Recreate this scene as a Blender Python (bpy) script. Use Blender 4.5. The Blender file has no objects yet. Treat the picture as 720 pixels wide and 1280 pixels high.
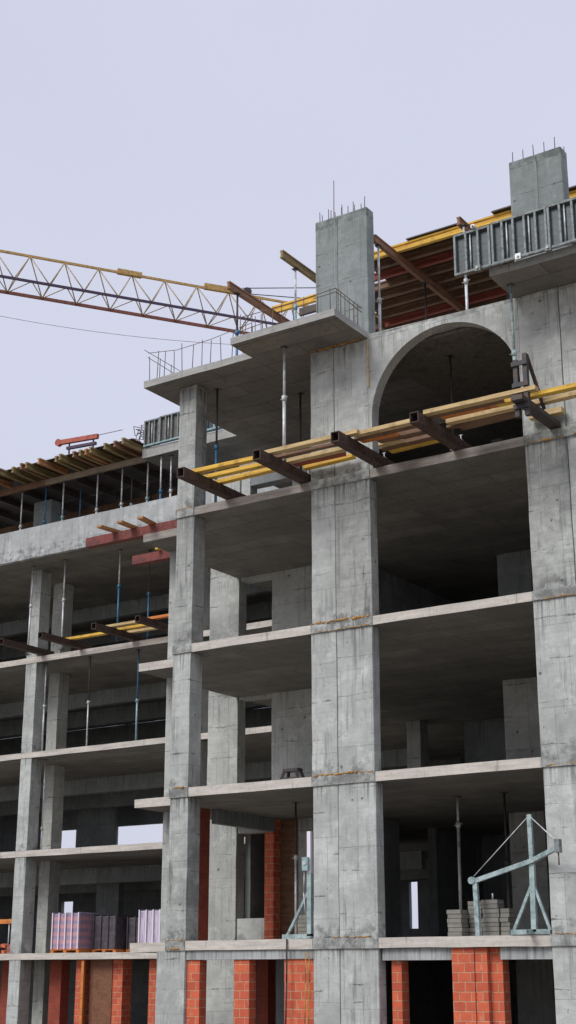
import bpy, bmesh, math, random
from mathutils import Vector, Matrix, noise
random.seed(7)
S = bpy.context.scene
COL = S.collection
R_ = math.radians

# ------------------------------------------------------------------ helpers
class MB:
    """collects shapes for ONE mesh object"""
    def __init__(s): s.bm = bmesh.new()
    def box(s, x0, x1, y0, y1, z0, z1, mi=0):
        v = [s.bm.verts.new(p) for p in ((x0,y0,z0),(x1,y0,z0),(x1,y1,z0),(x0,y1,z0),(x0,y0,z1),(x1,y0,z1),(x1,y1,z1),(x0,y1,z1))]
        for f in ((0,3,2,1),(4,5,6,7),(0,1,5,4),(1,2,6,5),(2,3,7,6),(3,0,4,7)):
            s.bm.faces.new([v[i] for i in f]).material_index = mi
        return s
    def prism(s, pts, z0, z1, mi=0, mb=None):
        a = [s.bm.verts.new((p[0],p[1],z0)) for p in pts]; b = [s.bm.verts.new((p[0],p[1],z1)) for p in pts]
        n = len(pts)
        s.bm.faces.new(list(reversed(a))).material_index = mi if mb is None else mb
        s.bm.faces.new(b).material_index = mi
        for i in range(n): s.bm.faces.new((a[i],a[(i+1)%n],b[(i+1)%n],b[i])).material_index = mi
        return s
    def profile(s, pts, y0, y1):            # polygon in x,z pushed along y
        a = [s.bm.verts.new((p[0],y0,p[1])) for p in pts]; b = [s.bm.verts.new((p[0],y1,p[1])) for p in pts]
        n = len(pts)
        s.bm.faces.new(a); s.bm.faces.new(list(reversed(b)))
        for i in range(n): s.bm.faces.new((a[(i+1)%n],a[i],b[i],b[(i+1)%n]))
        return s
    def tube(s, p, q, r, n=8, r2=None, cap=True):
        p, q = Vector(p), Vector(q); d = (q-p).normalized()
        u = d.orthogonal().normalized(); w = d.cross(u); r2 = r if r2 is None else r2
        a = []; b = []
        for i in range(n):
            t = 2*math.pi*i/n; o = u*math.cos(t)+w*math.sin(t)
            a.append(s.bm.verts.new(p+o*r)); b.append(s.bm.verts.new(q+o*r2))
        for i in range(n): s.bm.faces.new((a[i],a[(i+1)%n],b[(i+1)%n],b[i])).smooth = True
        if cap: s.bm.faces.new(list(reversed(a))); s.bm.faces.new(b)
        return s
    def path(s, pts, r, n=6):
        for i in range(len(pts)-1): s.tube(pts[i], pts[i+1], r, n)
        return s
    def bar(s, p, q, w, h, mi=0):           # rectangular bar from p to q, w sideways, h upwards
        p, q = Vector(p), Vector(q); d = (q-p).normalized()
        up = Vector((0,0,1)) if abs(d.z) < .95 else Vector((0,1,0))
        sx = d.cross(up).normalized(); uz = sx.cross(d)
        vs = []
        for e in (p, q):
            for a, b in ((-1,-1),(1,-1),(1,1),(-1,1)): vs.append(s.bm.verts.new(e+sx*a*w/2+uz*b*h/2))
        for f in ((3,2,1,0),(4,5,6,7),(0,1,5,4),(1,2,6,5),(2,3,7,6),(3,0,4,7)):
            s.bm.faces.new([vs[i] for i in f]).material_index = mi
        return s
    def build(s, name, mats, parent=None, bevel=0, rough=0, cell=.3):
        if rough:
            # slice along the three axes and jitter: cast concrete is never a perfect box
            bb = [(min(v.co[i] for v in s.bm.verts), max(v.co[i] for v in s.bm.verts)) for i in range(3)]
            for i in range(3):
                L = bb[i][1]-bb[i][0]; k = int(L/cell)
                if k > 60: k = 60
                for j in range(1, k+1):
                    no = [0,0,0]; no[i] = 1; co = [0,0,0]; co[i] = bb[i][0]+L*j/(k+1)
                    bmesh.ops.bisect_plane(s.bm, geom=s.bm.verts[:]+s.bm.edges[:]+s.bm.faces[:], plane_co=co, plane_no=no)
            for v in s.bm.verts:
                nz = noise.noise_vector(v.co*1.7)*.6+noise.noise_vector(v.co*5.3)*.5
                v.co += nz*rough
        if bevel:
            es = [e for e in s.bm.edges if len(e.link_faces) == 2 and e.calc_face_angle(0) > .6]
            bmesh.ops.bevel(s.bm, geom=es, offset=bevel, segments=2, profile=.6, affect='EDGES', clamp_overlap=True)
        me = bpy.data.meshes.new(name)
        bmesh.ops.recalc_face_normals(s.bm, faces=s.bm.faces[:])
        s.bm.to_mesh(me); s.bm.free()
        for m in (mats if isinstance(mats, (list, tuple)) else [mats]): me.materials.append(m)
        o = bpy.data.objects.new(name, me); COL.objects.link(o)
        if parent is not None: o.parent = parent
        return o

def tag(o, label=None, cat=None, group=None, kind=None):
    if label: o['label'] = label
    if cat: o['category'] = cat
    if group: o['group'] = group
    if kind: o['kind'] = kind
    return o
def thing(name, loc, label, cat, group=None, rot=None):
    e = bpy.data.objects.new(name, None); COL.objects.link(e); e.location = loc; e.empty_display_size = .2
    if rot is not None: e.rotation_euler = rot
    return tag(e, label, cat, group)
def copy_thing(root, loc, label, rotz=None):
    r = root.copy(); COL.objects.link(r); r.location = loc; r['label'] = label
    if rotz is not None: r.rotation_euler.z = rotz
    for ch in root.children:
        c = ch.copy(); COL.objects.link(c); c.parent = r
        for g in ch.children:
            d = g.copy(); COL.objects.link(d); d.parent = c
    return r

# ------------------------------------------------------------------ materials
class NT:
    def __init__(s, name, rough=.85, metal=0):
        s.m = bpy.data.materials.new(name); s.m.use_nodes = True
        s.t = s.m.node_tree; s.n = s.t.nodes; s.l = s.t.links
        s.b = s.n['Principled BSDF']; s.b.inputs['Roughness'].default_value = rough; s.b.inputs['Metallic'].default_value = metal
        s.co = s.n.new('ShaderNodeTexCoord').outputs['Object']
    def put(s, v, sock):
        if isinstance(v, bpy.types.NodeSocket): s.l.new(v, sock)
        else: sock.default_value = v
    def math(s, op, a, b=0., c=0.):
        n = s.n.new('ShaderNodeMath'); n.operation = op
        s.put(a, n.inputs[0]); s.put(b, n.inputs[1]); s.put(c, n.inputs[2]); return n.outputs[0]
    def mapv(s, sc, v=None, off=(0,0,0)):
        n = s.n.new('ShaderNodeMapping'); n.inputs['Scale'].default_value = sc; n.inputs['Location'].default_value = off
        s.put(v or s.co, n.inputs['Vector']); return n.outputs[0]
    def noise(s, v, sc=1., det=3., rough=.55):
        n = s.n.new('ShaderNodeTexNoise'); s.put(v, n.inputs['Vector'])
        n.inputs['Scale'].default_value = sc; n.inputs['Detail'].default_value = det; n.inputs['Roughness'].default_value = rough
        return n.outputs['Fac']
    def vor(s, v, sc=1.):
        n = s.n.new('ShaderNodeTexVoronoi'); s.put(v, n.inputs['Vector']); n.inputs['Scale'].default_value = sc
        return n.outputs['Distance']
    def ramp(s, f, a, b, lo=0., hi=1.):
        n = s.n.new('ShaderNodeMapRange'); n.clamp = True; s.put(f, n.inputs[0])
        for i, v in enumerate((a, b, lo, hi)): n.inputs[i+1].default_value = v
        return n.outputs[0]
    def mix(s, f, a, b, mode='MIX'):
        n = s.n.new('ShaderNodeMix'); n.data_type = 'RGBA'; n.blend_type = mode
        s.put(f, n.inputs[0])
        for v, k in ((a, 6), (b, 7)):
            if isinstance(v, (tuple, list)): v = tuple(v)+(1,)
            s.put(v, n.inputs[k])
        return n.outputs[2]
    def sep(s, v=None):
        n = s.n.new('ShaderNodeSeparateXYZ'); s.put(v or s.co, n.inputs[0]); return n.outputs
    def comb(s, x, y, z):
        n = s.n.new('ShaderNodeCombineXYZ'); s.put(x, n.inputs[0]); s.put(y, n.inputs[1]); s.put(z, n.inputs[2]); return n.outputs[0]
    def rnd(s): return s.n.new('ShaderNodeObjectInfo').outputs['Random']
    def out(s, col, bump=None, strength=.3, dist=.01):
        if isinstance(col, tuple): s.b.inputs['Base Color'].default_value = col+(1,)
        else: s.l.new(col, s.b.inputs['Base Color'])
        if bump is not None:
            n = s.n.new('ShaderNodeBump'); n.inputs['Strength'].default_value = strength; n.inputs['Distance'].default_value = dist
            s.l.new(bump, n.inputs['Height']); s.l.new(n.outputs[0], s.b.inputs['Normal'])
        return s.m

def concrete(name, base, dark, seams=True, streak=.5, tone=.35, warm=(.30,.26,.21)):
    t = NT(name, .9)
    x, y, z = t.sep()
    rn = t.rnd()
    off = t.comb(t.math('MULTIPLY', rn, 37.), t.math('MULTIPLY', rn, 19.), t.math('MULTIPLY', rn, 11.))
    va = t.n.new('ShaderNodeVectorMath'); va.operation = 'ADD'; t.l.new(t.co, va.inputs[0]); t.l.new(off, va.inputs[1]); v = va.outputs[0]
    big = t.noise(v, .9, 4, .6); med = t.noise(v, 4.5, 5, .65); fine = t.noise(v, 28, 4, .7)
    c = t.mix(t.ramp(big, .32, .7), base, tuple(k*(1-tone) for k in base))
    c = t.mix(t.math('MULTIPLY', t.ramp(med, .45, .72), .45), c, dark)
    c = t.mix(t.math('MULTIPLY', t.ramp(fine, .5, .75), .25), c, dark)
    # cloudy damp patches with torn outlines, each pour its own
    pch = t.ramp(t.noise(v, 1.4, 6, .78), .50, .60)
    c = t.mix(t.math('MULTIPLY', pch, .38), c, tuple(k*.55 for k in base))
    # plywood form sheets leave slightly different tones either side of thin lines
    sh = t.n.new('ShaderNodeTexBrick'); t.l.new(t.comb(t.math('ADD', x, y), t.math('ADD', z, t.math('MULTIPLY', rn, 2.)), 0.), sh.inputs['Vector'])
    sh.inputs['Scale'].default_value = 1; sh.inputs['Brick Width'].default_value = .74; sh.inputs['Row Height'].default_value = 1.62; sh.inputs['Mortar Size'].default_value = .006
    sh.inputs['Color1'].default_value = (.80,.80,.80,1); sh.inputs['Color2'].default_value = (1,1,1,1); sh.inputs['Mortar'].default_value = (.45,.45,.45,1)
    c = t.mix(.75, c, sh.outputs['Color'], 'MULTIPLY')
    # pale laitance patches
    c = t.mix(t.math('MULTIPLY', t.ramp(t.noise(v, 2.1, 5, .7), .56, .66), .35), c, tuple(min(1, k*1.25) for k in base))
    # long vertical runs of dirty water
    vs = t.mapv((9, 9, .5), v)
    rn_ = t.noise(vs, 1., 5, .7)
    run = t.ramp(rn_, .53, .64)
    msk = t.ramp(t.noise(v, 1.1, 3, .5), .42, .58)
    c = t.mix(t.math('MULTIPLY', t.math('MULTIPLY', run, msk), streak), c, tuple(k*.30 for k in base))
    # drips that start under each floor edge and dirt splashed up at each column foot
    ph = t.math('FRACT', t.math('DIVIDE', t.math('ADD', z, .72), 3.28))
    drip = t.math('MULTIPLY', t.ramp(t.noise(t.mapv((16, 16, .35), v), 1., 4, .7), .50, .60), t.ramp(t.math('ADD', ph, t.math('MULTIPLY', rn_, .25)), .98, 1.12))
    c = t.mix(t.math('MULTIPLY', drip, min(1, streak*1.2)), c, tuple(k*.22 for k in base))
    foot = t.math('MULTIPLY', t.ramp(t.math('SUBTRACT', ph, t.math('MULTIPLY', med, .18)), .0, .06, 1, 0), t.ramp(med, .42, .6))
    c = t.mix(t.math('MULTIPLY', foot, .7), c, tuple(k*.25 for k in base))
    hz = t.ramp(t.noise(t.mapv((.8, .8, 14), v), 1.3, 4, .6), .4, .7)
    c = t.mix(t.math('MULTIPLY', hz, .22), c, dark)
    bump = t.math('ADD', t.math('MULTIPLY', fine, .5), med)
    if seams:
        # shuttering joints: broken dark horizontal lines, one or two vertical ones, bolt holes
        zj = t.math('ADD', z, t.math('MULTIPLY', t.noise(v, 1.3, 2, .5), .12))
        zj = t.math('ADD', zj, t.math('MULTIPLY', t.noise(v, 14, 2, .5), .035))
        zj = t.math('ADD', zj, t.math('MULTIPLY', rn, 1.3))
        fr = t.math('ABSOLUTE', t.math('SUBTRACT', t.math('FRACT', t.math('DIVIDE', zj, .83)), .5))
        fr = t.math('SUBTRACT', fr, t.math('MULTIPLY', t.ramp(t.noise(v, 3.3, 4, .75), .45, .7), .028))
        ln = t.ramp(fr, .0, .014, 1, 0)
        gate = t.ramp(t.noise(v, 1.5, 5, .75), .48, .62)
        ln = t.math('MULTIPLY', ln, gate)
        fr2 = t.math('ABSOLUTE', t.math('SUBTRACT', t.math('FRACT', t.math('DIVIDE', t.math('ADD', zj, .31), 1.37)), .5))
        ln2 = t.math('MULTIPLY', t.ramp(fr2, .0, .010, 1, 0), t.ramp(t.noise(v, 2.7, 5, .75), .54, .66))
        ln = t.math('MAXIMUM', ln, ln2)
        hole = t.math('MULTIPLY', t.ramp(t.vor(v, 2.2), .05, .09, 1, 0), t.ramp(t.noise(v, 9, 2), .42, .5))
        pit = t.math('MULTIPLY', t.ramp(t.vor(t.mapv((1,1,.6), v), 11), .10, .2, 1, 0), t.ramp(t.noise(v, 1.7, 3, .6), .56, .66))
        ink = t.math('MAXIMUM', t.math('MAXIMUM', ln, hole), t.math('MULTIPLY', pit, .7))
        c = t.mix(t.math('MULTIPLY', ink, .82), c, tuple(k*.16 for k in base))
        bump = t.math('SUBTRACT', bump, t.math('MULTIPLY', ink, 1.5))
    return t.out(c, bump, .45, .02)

M = {}
M['column'] = concrete('column_concrete', (.575,.60,.565), (.27,.285,.27), streak=.7, tone=.33)
M['column_dirty'] = concrete('weathered_concrete', (.52,.54,.505), (.13,.14,.13), streak=1., tone=.45)
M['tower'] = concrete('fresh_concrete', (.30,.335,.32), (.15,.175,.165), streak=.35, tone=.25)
M['beam'] = concrete('beam_concrete', (.53,.55,.54), (.28,.295,.285), seams=False, streak=.6)
M['wall'] = concrete('wall_concrete', (.58,.60,.56), (.30,.315,.295), streak=.5)
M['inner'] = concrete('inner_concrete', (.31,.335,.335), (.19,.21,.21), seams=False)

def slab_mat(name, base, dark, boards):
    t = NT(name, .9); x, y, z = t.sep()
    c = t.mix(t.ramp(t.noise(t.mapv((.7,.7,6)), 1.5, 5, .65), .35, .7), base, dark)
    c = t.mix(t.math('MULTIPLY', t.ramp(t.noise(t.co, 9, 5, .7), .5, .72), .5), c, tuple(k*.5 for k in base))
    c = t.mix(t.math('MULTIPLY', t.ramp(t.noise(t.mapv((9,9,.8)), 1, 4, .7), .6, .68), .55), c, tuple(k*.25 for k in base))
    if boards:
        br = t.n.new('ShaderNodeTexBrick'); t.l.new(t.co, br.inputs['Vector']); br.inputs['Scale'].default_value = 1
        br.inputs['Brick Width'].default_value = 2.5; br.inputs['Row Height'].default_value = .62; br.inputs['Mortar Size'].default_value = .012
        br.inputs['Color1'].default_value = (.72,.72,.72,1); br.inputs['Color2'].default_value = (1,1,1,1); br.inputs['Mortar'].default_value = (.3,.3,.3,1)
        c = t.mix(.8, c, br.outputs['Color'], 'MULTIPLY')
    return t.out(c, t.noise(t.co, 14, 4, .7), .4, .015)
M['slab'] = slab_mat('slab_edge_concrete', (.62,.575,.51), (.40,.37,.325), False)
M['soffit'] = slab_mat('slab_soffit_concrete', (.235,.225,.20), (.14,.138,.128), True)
M['slab_grey'] = slab_mat('canopy_edge_concrete', (.40,.40,.375), (.29,.29,.27), False)
M['slab_stained'] = slab_mat('stained_edge_concrete', (.36,.33,.29), (.17,.15,.13), False)

def brick_mat(name, c1, c2, mortar, w=.255, h=.175, ms=.010):
    t = NT(name, .9); x, y, z = t.sep()
    br = t.n.new('ShaderNodeTexBrick'); wb = t.math('MULTIPLY', t.math('SUBTRACT', t.noise(t.co, 5, 3, .6), .5), .035); t.l.new(t.comb(t.math('ADD', t.math('ADD', x, y), wb), t.math('ADD', z, wb), 0.), br.inputs['Vector'])
    br.inputs['Scale'].default_value = 1; br.inputs['Brick Width'].default_value = w; br.inputs['Row Height'].default_value = h
    br.inputs['Mortar Size'].default_value = ms; br.inputs['Mortar Smooth'].default_value = .5
    br.inputs['Color1'].default_value = c1+(1,); br.inputs['Color2'].default_value = c2+(1,); br.inputs['Mortar'].default_value = mortar+(1,)
    n = t.noise(t.co, 7, 5, .7)
    c = t.mix(t.math('MULTIPLY', t.ramp(n, .4, .75), .6), br.outputs['Color'], tuple(k*.55 for k in c1))
    c = t.mix(t.math('MULTIPLY', t.ramp(t.noise(t.co, 3.1, 5, .75), .6, .7), .6), c, mortar)
    bm_ = t.math('SUBTRACT', t.math('MULTIPLY', n, .5), br.outputs['Fac'])
    return t.out(c, bm_, .6, .02)
M['brick'] = brick_mat('clay_block', (.68,.145,.065), (.46,.085,.045), (.54,.36,.22))
M['brick_shaded'] = brick_mat('shaded_clay_block', (.34,.07,.04), (.26,.05,.03), (.26,.10,.06))  # clay block with shade put into its colours, for piers set back

def wood(name, a, b, axis=(1,14,14), rough=.75):
    t = NT(name, rough); rn = t.rnd()
    off = t.comb(t.math('MULTIPLY', rn, 13.), t.math('MULTIPLY', rn, 7.), rn)
    va = t.n.new('ShaderNodeVectorMath'); va.operation = 'ADD'; t.l.new(t.co, va.inputs[0]); t.l.new(off, va.inputs[1])
    g = t.noise(t.mapv(axis, va.outputs[0]), 1.6, 5, .65)
    c = t.mix(t.ramp(g, .35, .7), a, b)
    c = t.mix(t.math('MULTIPLY', t.ramp(t.noise(va.outputs[0], 3.5, 4, .7), .52, .7), .6), c, tuple(k*.4 for k in b))
    return t.out(c, g, .3, .01)
M['yellow'] = wood('yellow_beam_timber', (.80,.50,.06), (.50,.27,.05))
M['yellow_y'] = wood('yellow_timber', (.33,.23,.085), (.13,.10,.05), (14,1,14))
M['tan_y'] = wood('tan_timber', (.50,.24,.09), (.28,.13,.06), (14,1,14))
M['pale'] = wood('pale_timber', (.62,.46,.22), (.40,.27,.12))
M['orange'] = wood('orange_timber', (.72,.25,.05), (.42,.12,.03))
M['redwood'] = wood('red_timber', (.36,.085,.05), (.20,.045,.03))
M['brown'] = wood('brown_timber', (.23,.125,.065), (.11,.06,.035))
M['brown_y'] = wood('brown_long_timber', (.30,.15,.075), (.14,.07,.04), (14,1,14))
M['osbpale'] = wood('weathered_girder', (.34,.27,.19), (.20,.16,.11))
M['osb'] = wood('rusty_board', (.24,.10,.05), (.14,.06,.03), (9,9,9))
M['ply'] = wood('dark_plywood', (.07,.045,.035), (.03,.022,.02), (2,2,2), .5)
M['ply_red'] = wood('red_plywood', (.13,.045,.03), (.07,.025,.02), (2,2,2), .5)
M['formply'] = wood('formwork_face', (.05,.075,.085), (.022,.032,.04), (3,3,8), .45)
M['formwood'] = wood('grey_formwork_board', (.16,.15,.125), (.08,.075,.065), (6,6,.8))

def metal(name, a, b, rough=.5, met=.3, sc=6, lo=.45, hi=.62):
    t = NT(name, rough, met)
    n = t.noise(t.co, sc, 5, .7)
    return t.out(t.mix(t.ramp(n, lo, hi), a, b), n, .15, .005)
M['redbeam'] = metal('red_painted_beam', (.42,.10,.06), (.24,.07,.05), .7, 0)
M['galv'] = metal('galvanised_tube', (.62,.64,.64), (.36,.36,.35), .45, .2)
M['tealtube'] = metal('teal_painted_tube', (.30,.43,.43), (.12,.22,.24), .5, .1)
M['bluetube'] = metal('blue_painted_tube', (.035,.16,.30), (.03,.075,.13), .5, .1)
M['darktube'] = metal('dark_steel', (.045,.045,.05), (.09,.06,.045), .6, .3)
M['rust'] = metal('rusty_box_steel', (.085,.05,.038), (.035,.026,.022), .8, .1, 9)
M['rustred'] = metal('red_primed_steel', (.20,.045,.035), (.09,.03,.025), .7, .1, 7)
M['panel'] = metal('formwork_frame_steel', (.21,.24,.235), (.10,.10,.095), .6, .2, 9)
def hoistpaint():
    t = NT('worn_teal_paint', .55)
    c = t.mix(t.ramp(t.noise(t.co, 6, 5, .75), .42, .62), (.38,.47,.46), (.17,.24,.24))
    c = t.mix(t.ramp(t.noise(t.co, 11, 5, .8), .60, .66), c, (.16,.08,.05))
    return t.out(c, t.noise(t.co, 25, 4, .7), .3, .004)
M['hoist'] = hoistpaint()
M['crane_y'] = metal('crane_yellow_paint', (.52,.33,.09), (.30,.17,.06), .5, 0)
M['crane_grey'] = metal('crane_lattice_paint', (.42,.34,.19), (.22,.17,.11), .6, 0)
M['crane_red'] = metal('crane_red_oxide', (.26,.085,.05), (.13,.05,.04), .6, 0)
M['crane_purple'] = metal('crane_dark_chord', (.055,.03,.07), (.04,.025,.04), .6, 0)
M['rebar'] = metal('rebar_steel', (.10,.075,.07), (.17,.10,.07), .7, .2, 20)
M['foam'] = NT('foam_seam').out((.0,.0,.0)) if False else wood('foam_seam', (.52,.27,.05), (.22,.11,.03), (5,5,5))
M['weight'] = concrete('cast_block', (.30,.29,.25), (.15,.145,.13), seams=False, streak=.2)
M['wire'] = NT('grey_wire', .6).out((.22,.2,.2))
M['rope'] = NT('dark_cable', .8).out((.03,.03,.03))
M['strap'] = NT('white_strap', .6).out((.72,.68,.75))
def wrapmat():
    t = NT('wrapped_clay_bricks', .45); x, y, z = t.sep()
    fr = t.math('ABSOLUTE', t.math('SUBTRACT', t.math('FRACT', t.math('DIVIDE', z, .24)), .5))
    c = t.mix(t.ramp(fr, .16, .34), (.52,.27,.30), (.30,.23,.34))
    c = t.mix(t.math('MULTIPLY', t.ramp(t.noise(t.co, 6, 4, .7), .5, .68), .4), c, (.55,.45,.55))
    return t.out(c, fr, .3, .02)
M['wrap'] = wrapmat()
def wrappale():
    t = NT('pale_plastic_wrap', .4)
    return t.out(t.mix(t.ramp(t.noise(t.mapv((9,9,1.5)), 1.5, 4, .7), .4, .65), (.62,.54,.66), (.36,.30,.40)))
M['wrap2'] = wrappale()
M['darkwrap'] = metal('dark_plastic_wrap', (.06,.05,.06), (.10,.09,.10), .4, 0)
M['shirt'] = NT('grey_net', .9).out((.2,.2,.2))
def ground():
    t = NT('site_earth', .95)
    return t.out(t.mix(t.ramp(t.noise(t.co, .15, 6, .65), .35, .65), (.27,.24,.195), (.19,.165,.135)), t.noise(t.co, 3, 5, .7), .5, .1)
M['earth'] = ground()

# ------------------------------------------------------------------ ground
tag(MB().box(-900, 900, -700, 1100, -1, 0).build('ground', M['earth']), 'bare pale earth of the building site under the frame', 'ground', kind='structure')

# ------------------------------------------------------------------ the unfinished building
B = thing('unfinished_building', (0,0,0), 'unfinished grey concrete frame building with open floors, arch and brick infill', 'building')
LV = [2.56, 5.83, 9.11, 12.40]      # soffit heights
TOP = [2.76, 6.03, 9.30, 12.60]     # slab tops
ground_z = 0.
def col(x0, x1, y0, y1, z0, z1, mat='column', rough=.014, bevel=.018, name='column'):
    return MB().box(x0, x1, y0, y1, z0-.004, z1+.004).build(name, M[mat], B, bevel, rough, .33)

# slabs
def slab(pts, z0, z1, edge='slab', rough=.016):
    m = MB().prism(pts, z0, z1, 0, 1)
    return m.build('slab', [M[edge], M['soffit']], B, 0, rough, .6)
for i in range(4):
    ed = 'slab' if i < 3 else 'slab_stained'
    slab([(-3.82,0),(14,0),(14,22),(-5.7,22),(-5.7,1.1),(-3.82,1.1)], LV[i], TOP[i], ed)
    slab([(-33,10.35),(-5.73,10.35),(-5.73,22),(-33,22)], LV[i], TOP[i])
# level six: canopies
slab([(-4.5,-.52),(-1.26,-.52),(-1.26,-1.4),(1.53,-1.4),(1.53,5.2),(-4.5,5.2)], 15.75, 15.92, 'slab_grey')
slab([(1.56,.32),(14,.32),(14,22),(-5.7,22),(-5.7,5.23),(1.56,5.23)], 15.58, 15.76, 'slab_grey')
slab([(5.15,-1.18),(14,-1.18),(14,.29),(5.15,.29)], 15.75, 15.93, 'slab_grey')
slab([(-33,9.26),(-5.75,9.26),(-5.75,22),(-33,22)], 15.75, 15.95, 'slab_grey')
slab([(-12.6,9.3),(-6.6,9.3),(-6.6,12.3),(-12.6,12.3)], 18.53, 18.86, 'slab_grey')
MB().box(-33,-5.75,9.08,9.255,15.74,16.86).build('parapet_beam', M['beam'], B, .01, .012, .5)

# storey-high columns of the front block
ST = [(0, LV[0]), (TOP[0], LV[1]), (TOP[1], LV[2]), (TOP[2], LV[3]), (TOP[3], 15.75)]
for i, (a, b) in enumerate(ST):
    j = [0, .01, -.012, .006, -.004][i]
    mt = 'column_dirty' if i in (1,3,4) else 'column'
    if i == 0: col(-4.05, -3.28, .015, .5, a, b)
    else: col(-3.79+j, -3.28+j, .012, .47, a, b, mt)
    # wide pier: two casts side by side, the joint between them slightly stepped
    col(0+j, .62, .014, .32, a, b, 'column' if i != 3 else 'tower' if False else 'column')
    col(.628, 1.52+j, .006 if i % 2 else .02, .32, a, b, 'column_dirty' if i in (3,) else 'column', bevel=.03)
    if i: 
        col(5.21+j, 6.12, .014, .40, a, b, 'column_dirty' if i == 3 else 'column')
        col(6.128, 7.2, .03, .40, a, b, bevel=.03)
    else: col(5.21, 7.2, .014, .4, a, b)
    col(-5.62, -5.12, 2.1, 2.5, a, min(b, 12.4))          # narrow side column
    if i < 4:
        col(11.5, 12.6, .014, .4, a, b)
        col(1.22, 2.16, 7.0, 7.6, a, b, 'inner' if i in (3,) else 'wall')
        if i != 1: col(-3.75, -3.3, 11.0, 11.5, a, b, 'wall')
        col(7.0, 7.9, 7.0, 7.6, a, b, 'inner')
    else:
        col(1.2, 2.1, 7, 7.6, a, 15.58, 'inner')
MB().box(1.58,5.15,.36,11.9,15.49,15.56).build('arch_shade_sheet', M['formwood'], B)  # dark sheet added under the slab to put shade inside the arch
# the pours run through at floor level: column concrete, not slab concrete, shows across each pier
for a, b in zip(LV, TOP):
    for x0, x1 in ((-3.80,-3.27),(-.01,1.53),(5.20,7.2)):
        MB().box(x0, x1, -.024, .12, a-.005, b+.006).build('pour_band', M['column_dirty'], B, .008, .006, .3)
# foam and grout squeezed out along the pour joints
def seam(x0, x1, y, z, r=.014, mat='foam', skip=.25):
    m = MB(); x = x0; p = None
    while x < x1:
        q = Vector((x, y-.020+random.uniform(-.006,.004), z+random.uniform(-.016,.016)))
        if p is not None: m.tube(p, q, r*(random.uniform(.6,1.5) if random.random() > skip else .3), 5)
        p = q; x += random.uniform(.04, .09)
    m.build('foam_seam', M[mat], B)
seam(0,1.5,0,9.31,.022,skip=.12); seam(.2,1.5,0,9.12,.012,skip=.4); seam(0,1.5,0,6.04,.018); seam(.5,1.4,0,2.78,.014); seam(0,1.4,-.02,15.745,.02,skip=.05)
seam(-3.78,-3.3,0,12.61,.013); seam(5.25,6.9,0,12.42,.016,skip=.3); seam(-3.7,-3.3,0,6.04,.02); seam(-3.75,-3.3,0,2.77,.014); seam(-3.75,-3.3,0,2.6,.014); seam(5.3,6.8,0,9.12,.013,skip=.5); seam(5.3,6.8,0,2.77,.015,skip=.3); seam(5.3,6.8,0,5.86,.012,skip=.5)
# timber strip run down beside the arch
MB().box(1.535,1.565,-.03,.0,14.55,15.7).build('joint_strip', M['pale'], B)
# concrete towers rising above the roof
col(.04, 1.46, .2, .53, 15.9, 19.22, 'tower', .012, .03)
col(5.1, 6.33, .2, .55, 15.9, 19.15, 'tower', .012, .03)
MB().box(.60,.66,.185,.21,15.93,19.15).build('board_mark', M['tower'], B, .008)
MB().box(5.69,5.76,.185,.21,15.93,19.1).build('board_mark', M['tower'], B, .008)
# arch wall
pts = [(1.524,12.6)]
cx_, cz_, r_ = 3.40, 13.81, 1.79
pts += [(cx_-r_,12.6)]
for k in range(33):
    a = math.pi - math.pi*k/32
    pts.append((cx_+r_*math.cos(a), cz_+r_*math.sin(a)))
pts += [(cx_+r_,12.6),(5.206,12.6),(5.206,15.76),(1.524,15.84)]
aw = MB()
yy0, yy1 = .012, .30
n = len(pts)
# built as a strip so the arch stays clean: outer boundary matched to the arch points
arch = pts[2:35]
def outer(p):
    x = 1.524+(5.206-1.524)*((p[0]-(cx_-r_))/(2*r_)); 
    return (x, 15.84-.08*((x-1.524)/3.68))
def quadstrip(m, inner, outr):
    for i in range(len(inner)-1):
        a, b, c, d = inner[i], inner[i+1], outr[i+1], outr[i]
        f0 = [m.bm.verts.new((p[0],yy0,p[1])) for p in (a,b,c,d)]; f1 = [m.bm.verts.new((p[0],yy1,p[1])) for p in (a,b,c,d)]
        m.bm.faces.new(f0); m.bm.faces.new(list(reversed(f1)))
        m.bm.faces.new((f0[1],f0[0],f1[0],f1[1])); m.bm.faces.new((f0[3],f0[2],f1[2],f1[3]))
inn = [(cx_-r_,12.6),(cx_-r_,13.2)]+arch+[(cx_+r_,13.2),(cx_+r_,12.6)]
out_ = [(1.524,12.6),(1.524,13.2)]+[(1.524,cz_+ (15.84-cz_)*k/8) for k in range(8)]
o2 = []
for k, p in enumerate(arch):
    a = math.pi-math.pi*k/32
    if a > math.pi*.75: t_ = (math.pi-a)/(math.pi*.25); o2.append((1.524, cz_+(15.84-cz_)*t_))
    elif a < math.pi*.25: t_ = a/(math.pi*.25); o2.append((5.206, cz_+(15.76-cz_)*t_))
    else:
        t_ = (math.pi*.75-a)/(math.pi*.5); o2.append((1.524+3.682*t_, 15.84-.08*t_))
out_ = [(1.524,12.6),(1.524,13.2)]+o2+[(5.206,13.2),(5.206,12.6)]
quadstrip(aw, inn, out_)
bmesh.ops.remove_doubles(aw.bm, verts=aw.bm.verts[:], dist=.001)
aw.build('arch_wall', M['wall'], B)

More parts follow.
